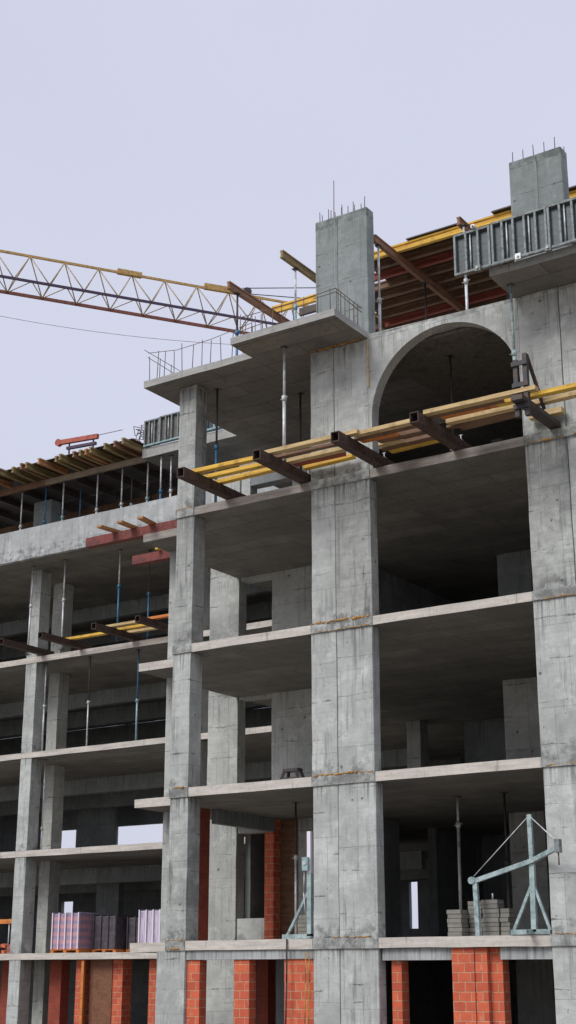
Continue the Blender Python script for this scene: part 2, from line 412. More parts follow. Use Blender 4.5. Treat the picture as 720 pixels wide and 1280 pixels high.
# walls inside the left bay (a screen wall with an opening per storey)
WY0, WY1 = 5.2, 5.55
MB().box(-6.62,-5.64,5.19,5.56,0,15.57).build('wall', M['wall'], B, .015, .012, .5)
def wallbox(x0,x1,y0,y1,z0,z1,mat='wall',name='wall'): return MB().box(x0,x1,y0,y1,z0,z1).build(name, M[mat], B, .01, .01, .6)
for i, (a, b) in enumerate(ST):
    bb = b if i < 4 else 15.745
    if i == 0:
        wallbox(-4.4,-2.4,WY0,WY1,a,bb,'inner')
    elif i == 1:
        wallbox(-5.6,-4.5,WY0,WY1,a,3.43); MB().box(-4.52,-4.25,4.85,5.17,a,bb).build('brick_pier', M['brick'], B, .006)
        wallbox(-4.7,-3.75,WY0,WY1,a,bb,'brown'); wallbox(-3.74,-2.3,WY0,WY1,a,bb,'wall')
        wallbox(-5.6,-4.72,WY0,WY1,5.55,bb)
    elif i in (2, 3):
        z1 = 9.04 if i == 2 else 12.30
        wallbox(-4.56,-2.2,WY0,WY1,a,bb); wallbox(-5.6,-4.57,WY0,WY1,z1,bb)
    else:
        wallbox(-3.9,-2.2,WY0,WY1,a,bb); wallbox(-5.6,-5.3,WY0,WY1,a,15.58); wallbox(-5.29,-3.91,WY0,WY1,15.0,15.58,'inner')
MB().box(-4.75,-4.4,1.97,2.36,TOP[0],LV[1]).build('brick_pier', M['brick_shaded'], B, .006)
MB().box(-4.38,-4.2,2.4,4.84,5.5,LV[1]).build('ceiling_beam', M['inner'], B)
# back walls, plus partitions and end walls added to keep the interior dark
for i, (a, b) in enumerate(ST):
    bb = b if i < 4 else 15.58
    wallbox(-2.4,14,12,12.25,a,bb,'inner'); wallbox(13.8,14,.5,11.9,a,bb,'inner')  # cross wall, and end wall at the right, added for darkness inside
    if i == 1: wallbox(-2.2,-1.95,5.5,7.2,a,bb,'inner'); wallbox(-2.2,-1.95,9.2,11.9,a,bb,'inner'); wallbox(-5.62,-5.45,5.56,12.5,a,bb,'inner')  # last one: closing wall on the left, added to darken this storey
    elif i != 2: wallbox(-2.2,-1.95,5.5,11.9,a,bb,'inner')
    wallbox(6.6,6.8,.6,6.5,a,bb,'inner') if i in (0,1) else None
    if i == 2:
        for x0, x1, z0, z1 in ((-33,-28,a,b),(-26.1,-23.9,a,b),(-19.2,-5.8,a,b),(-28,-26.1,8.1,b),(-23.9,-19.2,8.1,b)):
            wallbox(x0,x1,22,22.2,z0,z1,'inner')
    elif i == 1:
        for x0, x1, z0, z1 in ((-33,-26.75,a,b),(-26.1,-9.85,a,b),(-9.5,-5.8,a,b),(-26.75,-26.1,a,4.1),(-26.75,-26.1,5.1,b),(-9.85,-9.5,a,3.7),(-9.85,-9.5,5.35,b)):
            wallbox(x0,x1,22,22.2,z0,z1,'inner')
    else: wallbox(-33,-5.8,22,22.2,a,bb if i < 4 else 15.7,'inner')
    wallbox(-33,-32.8,10.6,21.9,a,bb if i < 4 else 15.7,'inner')  # wing end wall added to keep light out of the floors
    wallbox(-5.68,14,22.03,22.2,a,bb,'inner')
    # wing columns and downstand beams
    b2 = b if i < 4 else 15.75
    for cx in (-25.2,-18.4,-11.3): col(cx, cx+.5, 10.37, 10.9, a, b2, 'column' if i in (1,3) else 'column')
    for cx in (-25.7,-18.9,-11.8): col(cx, cx+.48, 12.1, 12.65, a, b2, 'wall')
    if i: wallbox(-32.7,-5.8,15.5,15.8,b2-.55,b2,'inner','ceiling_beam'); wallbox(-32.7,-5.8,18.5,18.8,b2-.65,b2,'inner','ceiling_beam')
    if i == 2: wallbox(-24.3,-22.3,20,20.2,a,b,'inner')
    if i == 1: wallbox(-20.5,-19.4,17,17.3,a,b,'inner')
    if i == 0:
        wallbox(-33,-6,16,16.3,a,b,'inner')
MB().box(-33,-5.8,15.0,15.2,15.95,18.6).build('wall', M['inner'], B)
# wing roof storey columns
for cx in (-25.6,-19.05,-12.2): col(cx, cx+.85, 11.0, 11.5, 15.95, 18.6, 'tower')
# ground floor infill: lintels and clay block piers
MB().box(-3.275,-.02,.05,.3,2.37,2.555).build('lintel', M['beam'], B, .008)
MB().box(1.56,3.1,.10,.34,2.33,2.555).build('lintel', M['beam'], B, .008)
MB().box(4.12,5.2,.10,.34,2.33,2.555).build('lintel', M['beam'], B, .008)
def pier(x0,x1,y0,y1,z1,mat='brick',z0=0): return MB().box(x0,x1,y0,y1,z0,z1).build('brick_pier', M[mat], B, .006)
pier(-3.27,-2.93,.09,.34,2.365); pier(-2.03,-1.64,.09,.34,2.365); pier(-.76,-.02,.09,.34,2.365)
pier(1.70,1.92,.22,.5,2.32); pier(3.11,3.58,.07,.36,2.55); pier(3.585,3.84,.10,.40,2.55); pier(3.845,4.1,.22,.5,2.55)
pier(-2.9,-2.6,2.2,2.5,2.55,'brick_shaded'); pier(-1.9,-1.6,2.8,3.1,2.55,'brick_shaded')
pier(-17.35,-16.85,11.2,11.6,2.55,'brick_shaded'); pier(-16.45,-16.1,11.9,12.2,2.55,'brick_shaded'); pier(-15.78,-15.5,10.7,11.3,2.55,'brick'); pier(-14.3,-13.9,10.75,11.2,2.55,'brick'); pier(-12.85,-12.5,10.75,11.2,2.55,'brick')
pier(-19.8,-19.4,11.5,11.9,2.55,'brick_shaded')
MB().box(-15.32,-15.22,10.42,10.50,0,2.55).build('timber_post', M['orange'], B)
MB().box(-15.2,-14.3,10.72,10.75,0,2.55).build('board_panel', M['osb'], B)
# wing: small upstand and canopy upstands
MB().box(-2.42,-1.5,.4,.6,15.92,16.2).build('upstand', M['tower'], B, .008, .01)

# reinforcing bars
def rebars(items, r=.010):
    for p, q in items:
        MB().tube(p, q, r, 5).build('rebar', M['rebar'], B)
it = []
for k in range(9):
    h = [.30,.16,.26,.12,.32,.14,.30,.14,.34][k]
    it.append(((.14+.155*k,.26+.2*(k%2),19.2),(.14+.155*k+random.uniform(-.01,.01),.26+.2*(k%2),19.2+h)))
for k in range(7): it.append(((.22+.18*k,.24,19.2),(.22+.18*k,.23,19.3+random.uniform(.05,.2))))
it.append(((.42,.44,19.2),(.44,.42,20.35)))
for k in range(10):
    h = [.30,.16,.28,.12,.32,.14,.30,.12,.34,.16][k]
    it.append(((5.18+.125*k,.26+.2*(k%2),19.12),(5.18+.125*k+random.uniform(-.01,.01),.26+.2*(k%2),19.12+h)))
x = -4.42
while x < -1.5:
    it.append(((x,-.4,15.9),(x+random.uniform(-.03,.03),-.4+random.uniform(-.02,.02),15.92+random.uniform(.62,.85)))); x += random.uniform(.22,.34)
for yb in (-.05,.4,.85,1.3,1.8): it.append(((-4.4,yb,15.9),(-4.4+random.uniform(-.03,.03),yb,16.68)))
x = -1.1
while x < 1.4:
    it.append(((x,-1.25,15.9),(x+random.uniform(-.02,.02),-1.25,15.92+random.uniform(.5,.62)))); x += random.uniform(.26,.4)
for yb in (-1.15,-.98,-.8,-.62,-.42,-.25): it.append(((1.44,yb,15.9),(1.44,yb,16.5)))
for xb in (-1.9,-1.7,-1.62,-1.45): it.append(((xb,.1,15.9),(xb,.1,16.9+random.uniform(0,.3))))
rebars(it)
# tie bars: long thin horizontals on the canopy starters
MB().path([(-4.5,-.4,16.72),(-3.6,-.4,16.58),(-2.6,-.4,16.6),(-1.4,-.4,16.72)], .008, 5).build('tie_bar', M['rebar'], B)
MB().tube((-4.5,-.55,16.75),(-4.38,1.9,16.6), .008, 5).build('tie_bar', M['rebar'], B)
MB().tube((-4.42,-.5,16.55),(-4.38,1.9,16.4), .008, 5).build('tie_bar', M['rebar'], B)
MB().path([(-1.25,-1.25,16.45),(.2,-1.26,16.42),(1.46,-1.22,16.5),(1.46,-.1,16.46)], .010, 5).build('tie_bar', M['rebar'], B)
MB().path([(.9,-1.25,16.38),(1.46,-1.2,16.42),(1.46,-.1,16.36)], .010, 5).build('tie_bar', M['rebar'], B)

# ------------------------------------------------------------------ steel props
def prop(x, y, z0, z1, outer, inner, label, group, r=.034, split=.52, lean=(0,0), parent=None):
    t = thing('steel_prop', (x,y,z0), label, 'prop', group)
    H = z1-z0; zs = H*split; lx, ly = lean
    f = lambda z: (lx*z/H, ly*z/H, z)
    MB().tube(f(.012), f(zs), r, 8).build('lower_tube', M[outer], t)
    MB().tube(f(zs), f(H-.012), r*.78, 8).build('upper_tube', M[inner], t)
    c = MB().tube(f(zs-.07), f(zs+.05), r*1.5, 8); c.tube((f(zs)[0]-.1, f(zs)[1], zs-.02), (f(zs)[0]+.1, f(zs)[1], zs+.01), .010, 5)
    c.build('collar', M[outer], t)
    MB().box(-.07,.07,-.07,.07,0,.012).build('base_plate', M['darktube'], t)
    MB().box(lx-.07,lx+.07,ly-.07,ly+.07,H-.012,H).build('head_plate', M['darktube'], t)
    return t
G1 = 'props on the open floors of the front block'
prop(-.30,-.62,12.95,15.75,'galv','galv','bright galvanised prop standing on the outrigger planks under the left roof canopy',G1,.04,.55)
prop(-.12,1.0,12.6,15.75,'galv','galv','thin galvanised prop just left of the wide pier behind the yellow planks',G1)
prop(-1.5,1.9,12.6,15.75,'darktube','darktube','dark thin prop in the middle of the upper left bay',G1)
prop(-3.05,.55,12.6,15.75,'bluetube','darktube','blue prop close behind the left corner column on the upper floor',G1)
prop(5.36,-.62,12.93,15.75,'hoist','hoist','pale teal prop under the right roof canopy beside the arch',G1,.038,.45)
prop(2.9,1.4,12.6,15.488,'galv','darktube','prop inside the arch with lit foot and shaded upper tube painted on',G1,.03,.22)  # pale foot and dark upper tube imitate light fading inside the arch
prop(1.75,3.2,2.76,5.83,'galv','galv','white prop behind the counterweight stacks in the hoist bay',G1,.036,.8,(.02,0))
prop(2.9,3.2,2.76,5.83,'darktube','darktube','dark prop between the stacks and the hoist frame',G1)
prop(-1.85,2.2,2.76,5.83,'galv','darktube','slim prop behind the small hoist in the left bay',G1,.03,.6)
G2 = 'props under the roof formwork of the front block'
prop(1.28,1.05,15.76,18.62,'galv','galv','pale brown prop holding the dark beam right of the middle roof column',G2,.036,.5)
prop(3.42,1.3,15.76,18.62,'galv','galv','white prop half hidden by the right formwork panels',G2,.036,.5)
prop(-1.02,.95,15.92,18.62,'tealtube','galv','teal prop holding the yellow beam left of the middle roof column',G2,.036,.62)
prop(-2.98,1.25,15.92,18.62,'bluetube','darktube','dark blue prop on the left canopy below the leaning brown beam',G2,.034,.6)
for k, (xx_, yy_) in enumerate([(1.28,3.4),(3.42,3.6),(5.5,3.5),(7.6,3.5),(3.42,6.2),(1.28,6.2)]):
    prop(xx_, yy_, 15.76, 18.62, 'darktube', 'darktube', ['dark prop deep under the roof deck behind the middle roof column','dark prop deep under the roof deck behind the half hidden white prop','dark prop under the roof deck behind the right formwork panels','dark prop under the roof deck at the right picture edge','rearmost dark prop under the roof deck, right one','rearmost dark prop under the roof deck, left one'][k], G2)
G3 = 'props on the left wing roof floor'
W = [(-18.6,9.9,'galv','galv','leftmost white prop on the wing roof floor'),
     (-17.5,9.95,'bluetube','bluetube','blue prop in front of the grey column on the wing roof floor'),
     (-16.62,9.9,'tealtube','galv','bent looking teal prop right of the grey column on the wing roof floor'),
     (-16.35,10.5,'bluetube','bluetube','dark blue prop right behind the teal one on the wing roof floor'),
     (-15.05,9.9,'galv','galv','white prop in the middle of the wing roof floor'),
     (-13.95,9.9,'galv','galv','tall white prop with a teal twin beside it on the wing roof floor'),
     (-13.72,10.15,'tealtube','darktube','teal prop standing beside the tall white one on the wing roof floor'),
     (-12.83,9.9,'tealtube','galv','white topped prop with teal foot near the wing canopy'),
     (-11.9,9.45,'bluetube','galv','bright blue prop at the right end of the wing parapet'),
     (-11.6,9.6,'galv','galv','short white prop right of the bright blue one next to the corner column'),
     (-18.9,11.3,'galv','darktube','faint grey prop behind the leftmost white one'),
     (-15.6,11.6,'galv','darktube','faint grey prop behind the middle of the wing roof floor'),
     (-14.7,12.4,'darktube','darktube','dark prop deep in the wing roof floor'),
     (-13.4,11.6,'galv','darktube','faint grey prop behind the teal footed one')]
for x, y, a, b, l in W: prop(x, y, 15.95, 18.62 if x < -12.5 else 18.53, a, b, l, G3, .033)
G4 = 'props on the middle floors of the left wing'
prop(-17.95,9.95,12.6,15.75,'galv','galv','leftmost white prop on the wing floor above the brown outriggers',G4,.033,.55,(.1,-.05))
prop(-16.4,9.95,12.6,15.75,'galv','galv','white prop on the wing floor between the two brown outriggers',G4,.033,.55,(.03,-.05))
prop(-14.0,10.0,12.6,15.75,'bluetube','galv','blue and white prop behind the yellow planks of the wing',G4,.033,.6)
prop(-13.2,10.6,12.6,15.75,'bluetube','darktube','dark blue prop right of the blue and white one on the wing',G4,.028)
prop(-17.75,10.7,9.3,12.4,'galv','galv','white prop just right of the wing column one floor below the outriggers',G4,.033)
prop(-15.75,10.7,9.3,12.4,'galv','darktube','thin grey prop alone in the middle of the wing bay',G4,.026,.5)
prop(-13.63,10.7,9.3,12.4,'tealtube','bluetube','blue prop with pale foot at the right of the wing bay',G4,.034,.45)
prop(-17.75,10.9,6.03,9.11,'galv','galv','white prop foot between the two wing columns above the bright gap',G4,.03,.25)

# ------------------------------------------------------------------ outriggers and planks on the upper floor
def box_steel(w, h, y0, y1, t=.018):
    m = MB()
    m.box(-w/2,w/2,y0,y1,0,t); m.box(-w/2,w/2,y0,y1,h-t,h); m.box(-w/2,-w/2+t,y0,y1,t,h-t); m.box(w/2-t,w/2,y0,y1,t,h-t)
    m.box(-w/2+t,w/2-t,y1-.1,y1-.08,t,h-t)
    return m
GO = 'steel outrigger beams below the arch'
o0 = thing('outrigger_beam', (-2.26,0,12.615), 'leftmost rusty hollow outrigger beam in front of the corner column', 'steel beam', GO)
box_steel(.2,.225,-1.85,.62).build('beam_body', M['rust'], o0)
cl = MB().tube((.06,.12,.22),(.06,.12,.34),.012,6); cl.box(.02,.1,.08,.16,.22,.235); cl.tube((.02,.12,.34),(.1,.12,.34),.01,6); cl.build('clamp_bolt', M['galv'], o0)
copy_thing(o0, (-.2,0,12.615), 'second rusty hollow outrigger beam, ending left of the wide pier')
copy_thing(o0, (1.78,0,12.615), 'third rusty hollow outrigger beam, in front of the wide pier')
copy_thing(o0, (3.68,-.05,12.615), 'fourth rusty hollow outrigger beam, below the arch')
for o in (bpy.data.objects['outrigger_beam'],): pass
def plank(x0, x1, y, z, mat, label, group, w=.2, h=.085, dy=0, dz=0, name='timber_plank'):
    # a board laid along x; dy and dz skew its far end
    L = x1-x0
    m = MB(); m.bar((0,0,h/2), (L,dy,h/2+dz), w, h)
    o = m.build(name, M[mat], None, .006); o.location = (x0, y, z)
    return tag(o, label, 'plank', group)
GP = 'planks lying on the outrigger beams below the arch'
zp = 12.85
P_ = [(-2.42,-.42,-1.32,'yellow','bright yellow plank, outermost on the leftmost outrigger'),
 (-2.45,-.45,-.86,'yellow','bright yellow plank, middle one of three on the leftmost outrigger'),
 (-2.45,-.62,-.42,'yellow','pale yellow plank, innermost on the leftmost outrigger'),
 (-.42,2.1,-1.42,'pale','long pale yellow plank outermost between second and third outrigger'),
 (-.12,1.45,-.72,'pale','pinkish pale plank between second and third outrigger'),
 (-.1,1.2,-.50,'redwood','red brown plank tucked between two lighter planks by the wide pier'),
 (-.05,1.25,-.16,'yellow','bright yellow plank lying close to the wide pier'),
 (1.95,3.6,-1.3,'pale','pale cream plank outermost between third and fourth outrigger'),
 (1.9,2.75,-.95,'orange','short tan plank behind the cream one right of the third outrigger'),
 (2.1,2.62,-.50,'pale','short pale plank stub among brown planks under the arch'),
 (2.2,3.5,-.74,'brown','dark brown plank under the arch between third and fourth outrigger'),
 (2.1,3.4,-.05,'yellow','bright yellow plank lowest under the arch next to the floor edge'),
 (2.0,3.3,-.28,'brown','brown plank just behind the lowest yellow one'),
 (3.75,6.2,-1.55,'pale','long cream plank crossing the arch foot, outermost on the right'),
 (3.95,5.3,-1.22,'orange','orange plank behind the long cream one right of the fourth outrigger'),
 (5.2,8.2,-1.2,'yellow','long yellow orange plank running out of the picture at the right pier'),
 (3.9,5.6,-.85,'pale','short cream plank ending at the black bracket'),
 (5.5,8.2,-.78,'pale','pale plank running out of the picture below the yellow orange one'),
 (4.0,5.2,-.45,'brown','brown plank in shade left of the black bracket'),
 (5.42,6.15,-.12,'pale','short thick timber block right of the black bracket')]
for i, (a, b, y, mt, l) in enumerate(P_):
    plank(a, b, y, zp+.001*i, mt, l, GP, w=.17 if mt != 'brown' else .2, h=.085 if i != 19 else .12, dy=random.uniform(-.03,.03), dz=random.uniform(-.01,.02))
    # many of these are formwork girders: a narrow web shows dark below the bright flange
# second layer of darker boards
for i, (a, b, y, l) in enumerate([(-.3,1.7,-1.1,'dark board between second and third outrigger behind the pale plank'),(1.85,3.7,-1.12,'dark board right of the third outrigger behind the cream plank'),(3.7,5.4,-1.38,'dark board under the long cream plank at the arch foot'),(3.8,5.3,-.65,'dark board between fourth outrigger and black bracket')]):
    plank(a, b, y, zp+.004, 'brown', l, GP, w=.14, h=.06)
# black bracket at the right pier
bk = thing('steel_bracket', (5.90,-1.25,12.62), 'black upright steel bracket clamping the prop foot at the right pier', 'bracket')
MB().box(-.15,-.06,-.36,-.25,-.25,.95).build('upright', M['darktube'], bk); MB().box(.05,.14,-.36,-.25,-.25,1.05).build('upright', M['darktube'], bk)
for z in (-.1,.35,.8): MB().box(-.17,.16,-.40,-.365,z,z+.09).build('cross_plate', M['darktube'], bk)
MB().bar((.1,-.24,1.05),(.1,.5,.15),.06,.06).build('strut', M['darktube'], bk)
MB().bar((.0,-.6,.05),(.0,1.5,.06),.24,.10).build('base_beam', M['darktube'], bk)
# wing outriggers
GW = 'steel outrigger beams on the left wing'
w0 = thing('outrigger_beam', (-17.6,10.3,12.615), 'leftmost brown outrigger beam on the wing, cut by the picture edge', 'steel beam', GW)
box_steel(.2,.2,-2.0,.5).build('beam_body', M['rust'], w0)
copy_thing(w0, (-15.85,10.3,12.615), 'second brown outrigger beam on the wing, left of the yellow planks')
copy_thing(w0, (-13.55,10.3,12.615), 'third brown outrigger beam on the wing, under the yellow planks')
copy_thing(w0, (-11.75,10.3,12.615), 'fourth brown outrigger beam on the wing, next to the narrow side column')
GWP = 'planks on the wing outriggers'
for a, b, y, mt, l in [(-16.0,-13.7,9.75,'yellow','long yellow plank on the second and third wing outrigger'),(-13.7,-11.9,9.1,'pale','cream plank outermost on the third wing outrigger'),(-13.6,-12.1,9.6,'yellow','yellow orange plank in the middle of the third wing outrigger'),(-13.6,-11.9,10.1,'pale','pale plank nearest the floor on the third wing outrigger'),(-11.9,-10.6,9.0,'orange','orange plank disappearing behind the corner column on the wing')]:
    plank(a, b, y, 12.82, mt, l, GWP, w=.18, h=.08)
# red beams cantilevered from the side of the front block
GR = 'red beams sticking out of the side of the front block'
rb = thing('cantilever_beam', (-7.65,1.25,12.61), 'long red brown beam with three short boards on top in front of the wing parapet', 'steel beam', GR)
MB().box(0,3.6,-.1,.1,0,.24).build('beam_body', M['rustred'], rb, .004)
rb2 = thing('cantilever_beam', (-7.7,3.2,12.61), 'short red brown beam below the long one beside the corner column', 'steel beam', GR)
MB().box(0,2.4,-.1,.1,0,.24).build('beam_body', M['rustred'], rb2, .004)
for k, x in enumerate((-7.0,-6.42,-5.85)):
    o = MB().box(-.09,.09,-.75,.5,0,.05).build('timber_board', M['tan_y'], None, .004); o.location = (x+.35,1.35,12.852); o.rotation_euler.z = .12*(k-1)
    tag(o, ['short reddish board on the long red beam, leftmost of three','short reddish board on the long red beam, middle of three','short reddish board on the long red beam, nearest the corner column'][k], 'board', 'short boards on the red beam')
o = MB().box(-.05,.05,-.2,.2,0,.05).build('timber_block', M['yellow'], None, .004); o.location = (-6.75,3.15,12.852); tag(o, 'small yellow block on the short red beam', 'timber block')

# ------------------------------------------------------------------ roof formwork, front block
def hbeam(L, axis='x'):                      # timber I girder: two flanges and a web
    m = MB()
    for z0, z1, w in ((0,.04,.08),(.04,.16,.035),(.16,.20,.08)):
        if axis == 'x': m.box(0,L,-w/2,w/2,z0,z1)
        else: m.box(-w/2,w/2,0,L,z0,z1)
    return m
GD = 'long beams carrying the roof deck of the front block'
for x, y0, mt, l in [(-3.02,.9,'brown_y','brown roof beam leaning out over the left canopy beside the crane jib'),(-.98,.28,'yellow_y','yellow roof beam sticking out left of the middle roof column'),(1.28,.85,'brown_y','brown roof beam sticking out right of the middle roof column'),(3.34,1.2,'brown_y','brown roof beam end showing above the left end of the right panels'),(5.6,1.4,'brown_y','brown roof beam behind the right formwork panels'),(7.8,1.4,'brown_y','brown roof beam outside the right picture edge')]:
    L = (5.0 if x < 0 else 11)
    o = MB().box(-.05,.05,0,L,0,.035).box(-.03,.03,0,L,.035,.165).box(-.05,.05,0,L,.165,.2).build('deck_girder', M[mt], None); o.location = (x, y0, 18.63); tag(o, l, 'beam', GD)
GJ = 'joists under the roof deck of the front block'
k = 0
ordn = ['front', 'second', 'third', 'fourth', 'fifth', 'sixth', 'seventh', 'eighth', 'ninth', 'tenth', 'eleventh', 'twelfth', 'thirteenth', 'fourteenth', 'fifteenth', 'sixteenth', 'seventeenth', 'eighteenth', 'nineteenth','twentieth']
y = 1.95
while y < 11.5 and k < 19:
    mt = 'yellow' if k == 0 else ['brown','brown','redwood','brown','brown'][k % 5]
    xl = max(-2.9, .25-(y-1.95)*.72)+random.uniform(-.08,.08); L = 12.5-xl
    o = MB().box(0,L,-.05,.05,0,.045).box(0,L,-.02,.02,.045,.155).box(0,L,-.05,.05,.155,.2).build('deck_joist', M[mt], None)
    o.location = (xl, y, 18.835); tag(o, ordn[k]+' joist from the facade under the roof deck right of the middle roof column', 'joist', GJ)
    k += 1; y += .5
o = MB().box(0,2.0,-.05,.05,0,.045).box(0,2.0,-.02,.02,.045,.155).box(0,2.0,-.05,.05,.155,.2).build('deck_joist', M['yellow'], None)
o.location = (-3.15,3.1,18.835); tag(o, 'short yellow joist over the left canopy behind the crane jib end', 'joist', GJ)
o = MB().box(0,2.0,-.05,.05,0,.2).build('deck_joist', M['ply'], None); o.location = (-2.6,3.6,18.835); tag(o, 'dark board lying behind the short yellow joist over the left canopy', 'joist', GJ)
dk = thing('roof_deck', (0,0,19.037), 'dark plywood roof deck resting on joists behind the two roof columns', 'formwork deck')
for i in range(5):
    for j in range(6):
        x0 = max(-2.9, .15-j*1.15)+i*2.6; y0 = 2.0+j*1.65
        sh = random.uniform(-.05,.05)
        MB().box(x0+.005, x0+2.595, y0+.005+sh*0, y0+1.645+sh*0, 0, .02).build('plywood_sheet', M['ply_red'] if (i+2*j) % 4 == 2 else M['ply'], dk)
MB().box(1.6,3.0,1.85,2.3,.021,.05).build('plywood_sheet', M['ply'], dk); MB().box(3.9,6.2,1.8,2.3,.021,.05).build('plywood_sheet', M['ply'], dk)

# formwork panels
def form_panel(name, x0, x1, y, z0, z1, n, mface, mframe, label, group, tilt=0):
    t = thing(name, (x0,y,z0), label, 'formwork panel', group); L = x1-x0; H = z1-z0
    MB().box(.01,L-.01,.085,.10,.01,H-.01).build('plywood_face', M[mface], t)
    f = MB(); f.box(0,L,0,.083,0,.045); f.box(0,L,0,.083,H-.045,H); f.box(0,.045,.002,.081,.046,H-.046); f.box(L-.045,L,.002,.081,.046,H-.046); f.build('frame', M[mframe], t, .004)
    for k in range(1, n):
        xx = L*k/n; MB().box(xx-.022,xx+.022,.004,.079,.046,H-.046).build('rib', M[mframe], t, .004)
        if k % 2: MB().tube((xx+.09,.05,.05),(xx+.09,.05,H-.05),.016,6).build('tie_rod', M['galv'], t)
    t.rotation_euler.y = tilt
    return t
GF = 'formwork panels along the right roof canopy'
form_panel('shutter_frame',4.47,5.30,-1.42,15.86,16.80,3,'formply','panel','dark steel framed panel at the left end of the right canopy row',GF)
form_panel('shutter_frame',5.32,6.55,-1.40,15.88,16.84,5,'formply','panel','dark steel framed panel in the middle of the right canopy row',GF)
form_panel('shutter_frame',6.57,7.9,-1.41,15.88,16.84,5,'formply','panel','dark steel framed panel cut by the right picture edge',GF)
wl = MB().tube((5.0,-1.47,15.82),(7.9,-1.47,15.84),.028,8).build('waler_tube', M['panel']); tag(wl, 'steel tube along the foot of the right formwork panels', 'tube')
for k, x in enumerate((5.05, 5.95, 6.6)):
    c = thing('formwork_clamp', (x,-1.5,15.80), ['clamp at the foot of the left canopy panel','clamp at the foot of the middle canopy panel','clamp between the middle and the right canopy panel'][k], 'clamp', 'clamps on the right canopy panels')
    MB().box(-.06,.06,-.03,.05,-.03,.1).build('jaw', M['galv'] if k == 1 else M['panel'], c, .01); MB().tube((0,-.06,.03),(0,.09,.03),.02,8).build('bolt', M['galv'], c)
cn = thing('tie_nut', (4.95,-1.44,16.82), 'round tie nut on the top rail of the left canopy panel', 'nut'); MB().tube((0,-.03,.03),(0,.05,.03),.05,10).build('washer', M['galv'], cn); MB().tube((0,-.07,.03),(0,-.03,.03),.025,6).build('nut', M['galv'], cn)
GG = 'formwork panels along the wing canopy'
form_panel('shutter_frame',-12.55,-11.9,9.28,18.9,19.85,3,'formwood','panel','weathered board panel at the left end of the wing canopy',GG)
form_panel('shutter_frame',-11.88,-10.6,9.26,18.9,19.87,5,'formwood','panel','weathered board panel of the wing canopy beside the corner column',GG)
form_panel('shutter_frame',-10.58,-9.3,9.27,18.9,19.87,4,'formply','tealtube','teal framed panel of the wing canopy seen behind the corner column',GG)
wl = MB().bar((-12.5,9.24,18.92),(-9.3,9.24,18.95),.06,.05).build('waler_board', M['tealtube']); tag(wl, 'teal edged board along the foot of the wing canopy panels', 'board')

# ------------------------------------------------------------------ wing roof formwork
GWJ = 'joists poking out of the wing roof deck'
xs = [-21.2,-20.3,-19.7,-19.1,-18.34,-17.82,-17.34,-17.10,-16.46,-15.82,-15.55,-15.01,-14.72,-14.50,-14.24,-13.6,-13.19,-12.78]
for k, x in enumerate(xs):
    mt = ['yellow_y','brown_y','yellow_y','tan_y','yellow_y'][k % 5]
    L = 1.5+random.uniform(-.1,.25); o = MB().box(-.055,.055,0,L,0,.05).box(-.025,.025,0,L,.05,.155).box(-.055,.055,0,L,.155,.21).build('deck_joist', M[mt], None)
    o.location = (x, 8.48+random.uniform(-.14,.14), 18.835+random.uniform(0,.01)); o.rotation_euler.z = random.uniform(-.03,.03)
    tag(o, ordn[k]+' joist end from the left poking out under the wing roof deck', 'joist', GWJ)
for k in range(9):
    o = MB().box(-.05,.05,0,3.6,0,.2).build('deck_joist', M['ply'], None); o.location = (-23+k*1.28, 10.6, 18.835)
    tag(o, ordn[k]+' of the dark rear joists counted from the left behind the wing roof girder', 'joist', 'rear joists under the wing roof deck')
for k, (x0, x1, y, mt) in enumerate([(-24,-17.4,9.8,'brown'),(-17.38,-12.62,9.8,'pale'),(-24,-12.62,13.2,'brown')]):
    o = MB().box(0,x1-x0,-.05,.05,0,.2).build('deck_girder', M['osbpale' if mt == 'pale' else mt], None, .004); o.location = (x0,y,18.63)
    tag(o, ['long brown girder on the props at the left part of the wing roof','long pale girder on the props at the right part of the wing roof','rear girder across the whole wing roof deck'][k], 'beam', 'girders carrying the wing roof deck')
dk2 = thing('roof_deck', (0,0,19.06), 'thin dark plywood roof deck along the left wing', 'formwork deck')
for i in range(5):
    for j in range(3):
        x0 = -25+i*2.48; y0 = 8.75+j*1.9; MB().box(x0+.01,x0+2.47,y0,y0+1.88,0,.022).build('plywood_sheet', M['ply'], dk2)
# red trestle on the wing deck
tr = thing('walers_trestle', (-16.4,9.3,19.09), 'red beam with a rounded end raised on posts above the wing roof deck', 'trestle')
MB().bar((.1,0,.78),(1.8,0,.66),.12,.16).build('top_beam', M['redbeam'], tr, .01)
MB().tube((.0,-.07,.79),(.0,.07,.79),.13,12).build('round_end', M['redbeam'], tr)
MB().bar((.4,0,.50),(1.72,0,.42),.1,.1).build('lower_beam', M['crane_purple'], tr, .005)
for x, z in ((.5,.7),(1.6,.62)): MB().tube((x,0,0),(x,0,z),.03,6).build('post', M['darktube'], tr)
MB().tube((1.75,0,.70),(2.9,0,.66),.012,5).build('rod', M['darktube'], tr)
# bundles on deck
bd = thing('board_pile', (-13.2,9.2,19.085), 'low pile of reddish and dark boards at the right end of the wing deck', 'board pile')
for k in range(5):
    MB().bar((random.uniform(-.9,-.7),-.2+.1*k,.05+.05*(k%3)),(random.uniform(.2,.5),-.2+.1*k,.06+.05*(k%3)),.09,.05).build('board', M[['orange','ply','brown','redwood','ply'][k]], bd)
# loose wire tangle beside the panel
m = MB(); random.seed(3)
pr = Vector((0,0,0))
for k in range(26):
    q = Vector((random.uniform(-.45,.25), random.uniform(-.1,.3), random.uniform(0,.75))); m.tube(pr, q, .012, 5); pr = q
tg = m.build('wire_tangle', M['darktube']); tg.location = (-12.75,9.35,19.1); tag(tg, 'dark tangle of wire left of the wing canopy panels', 'wire')

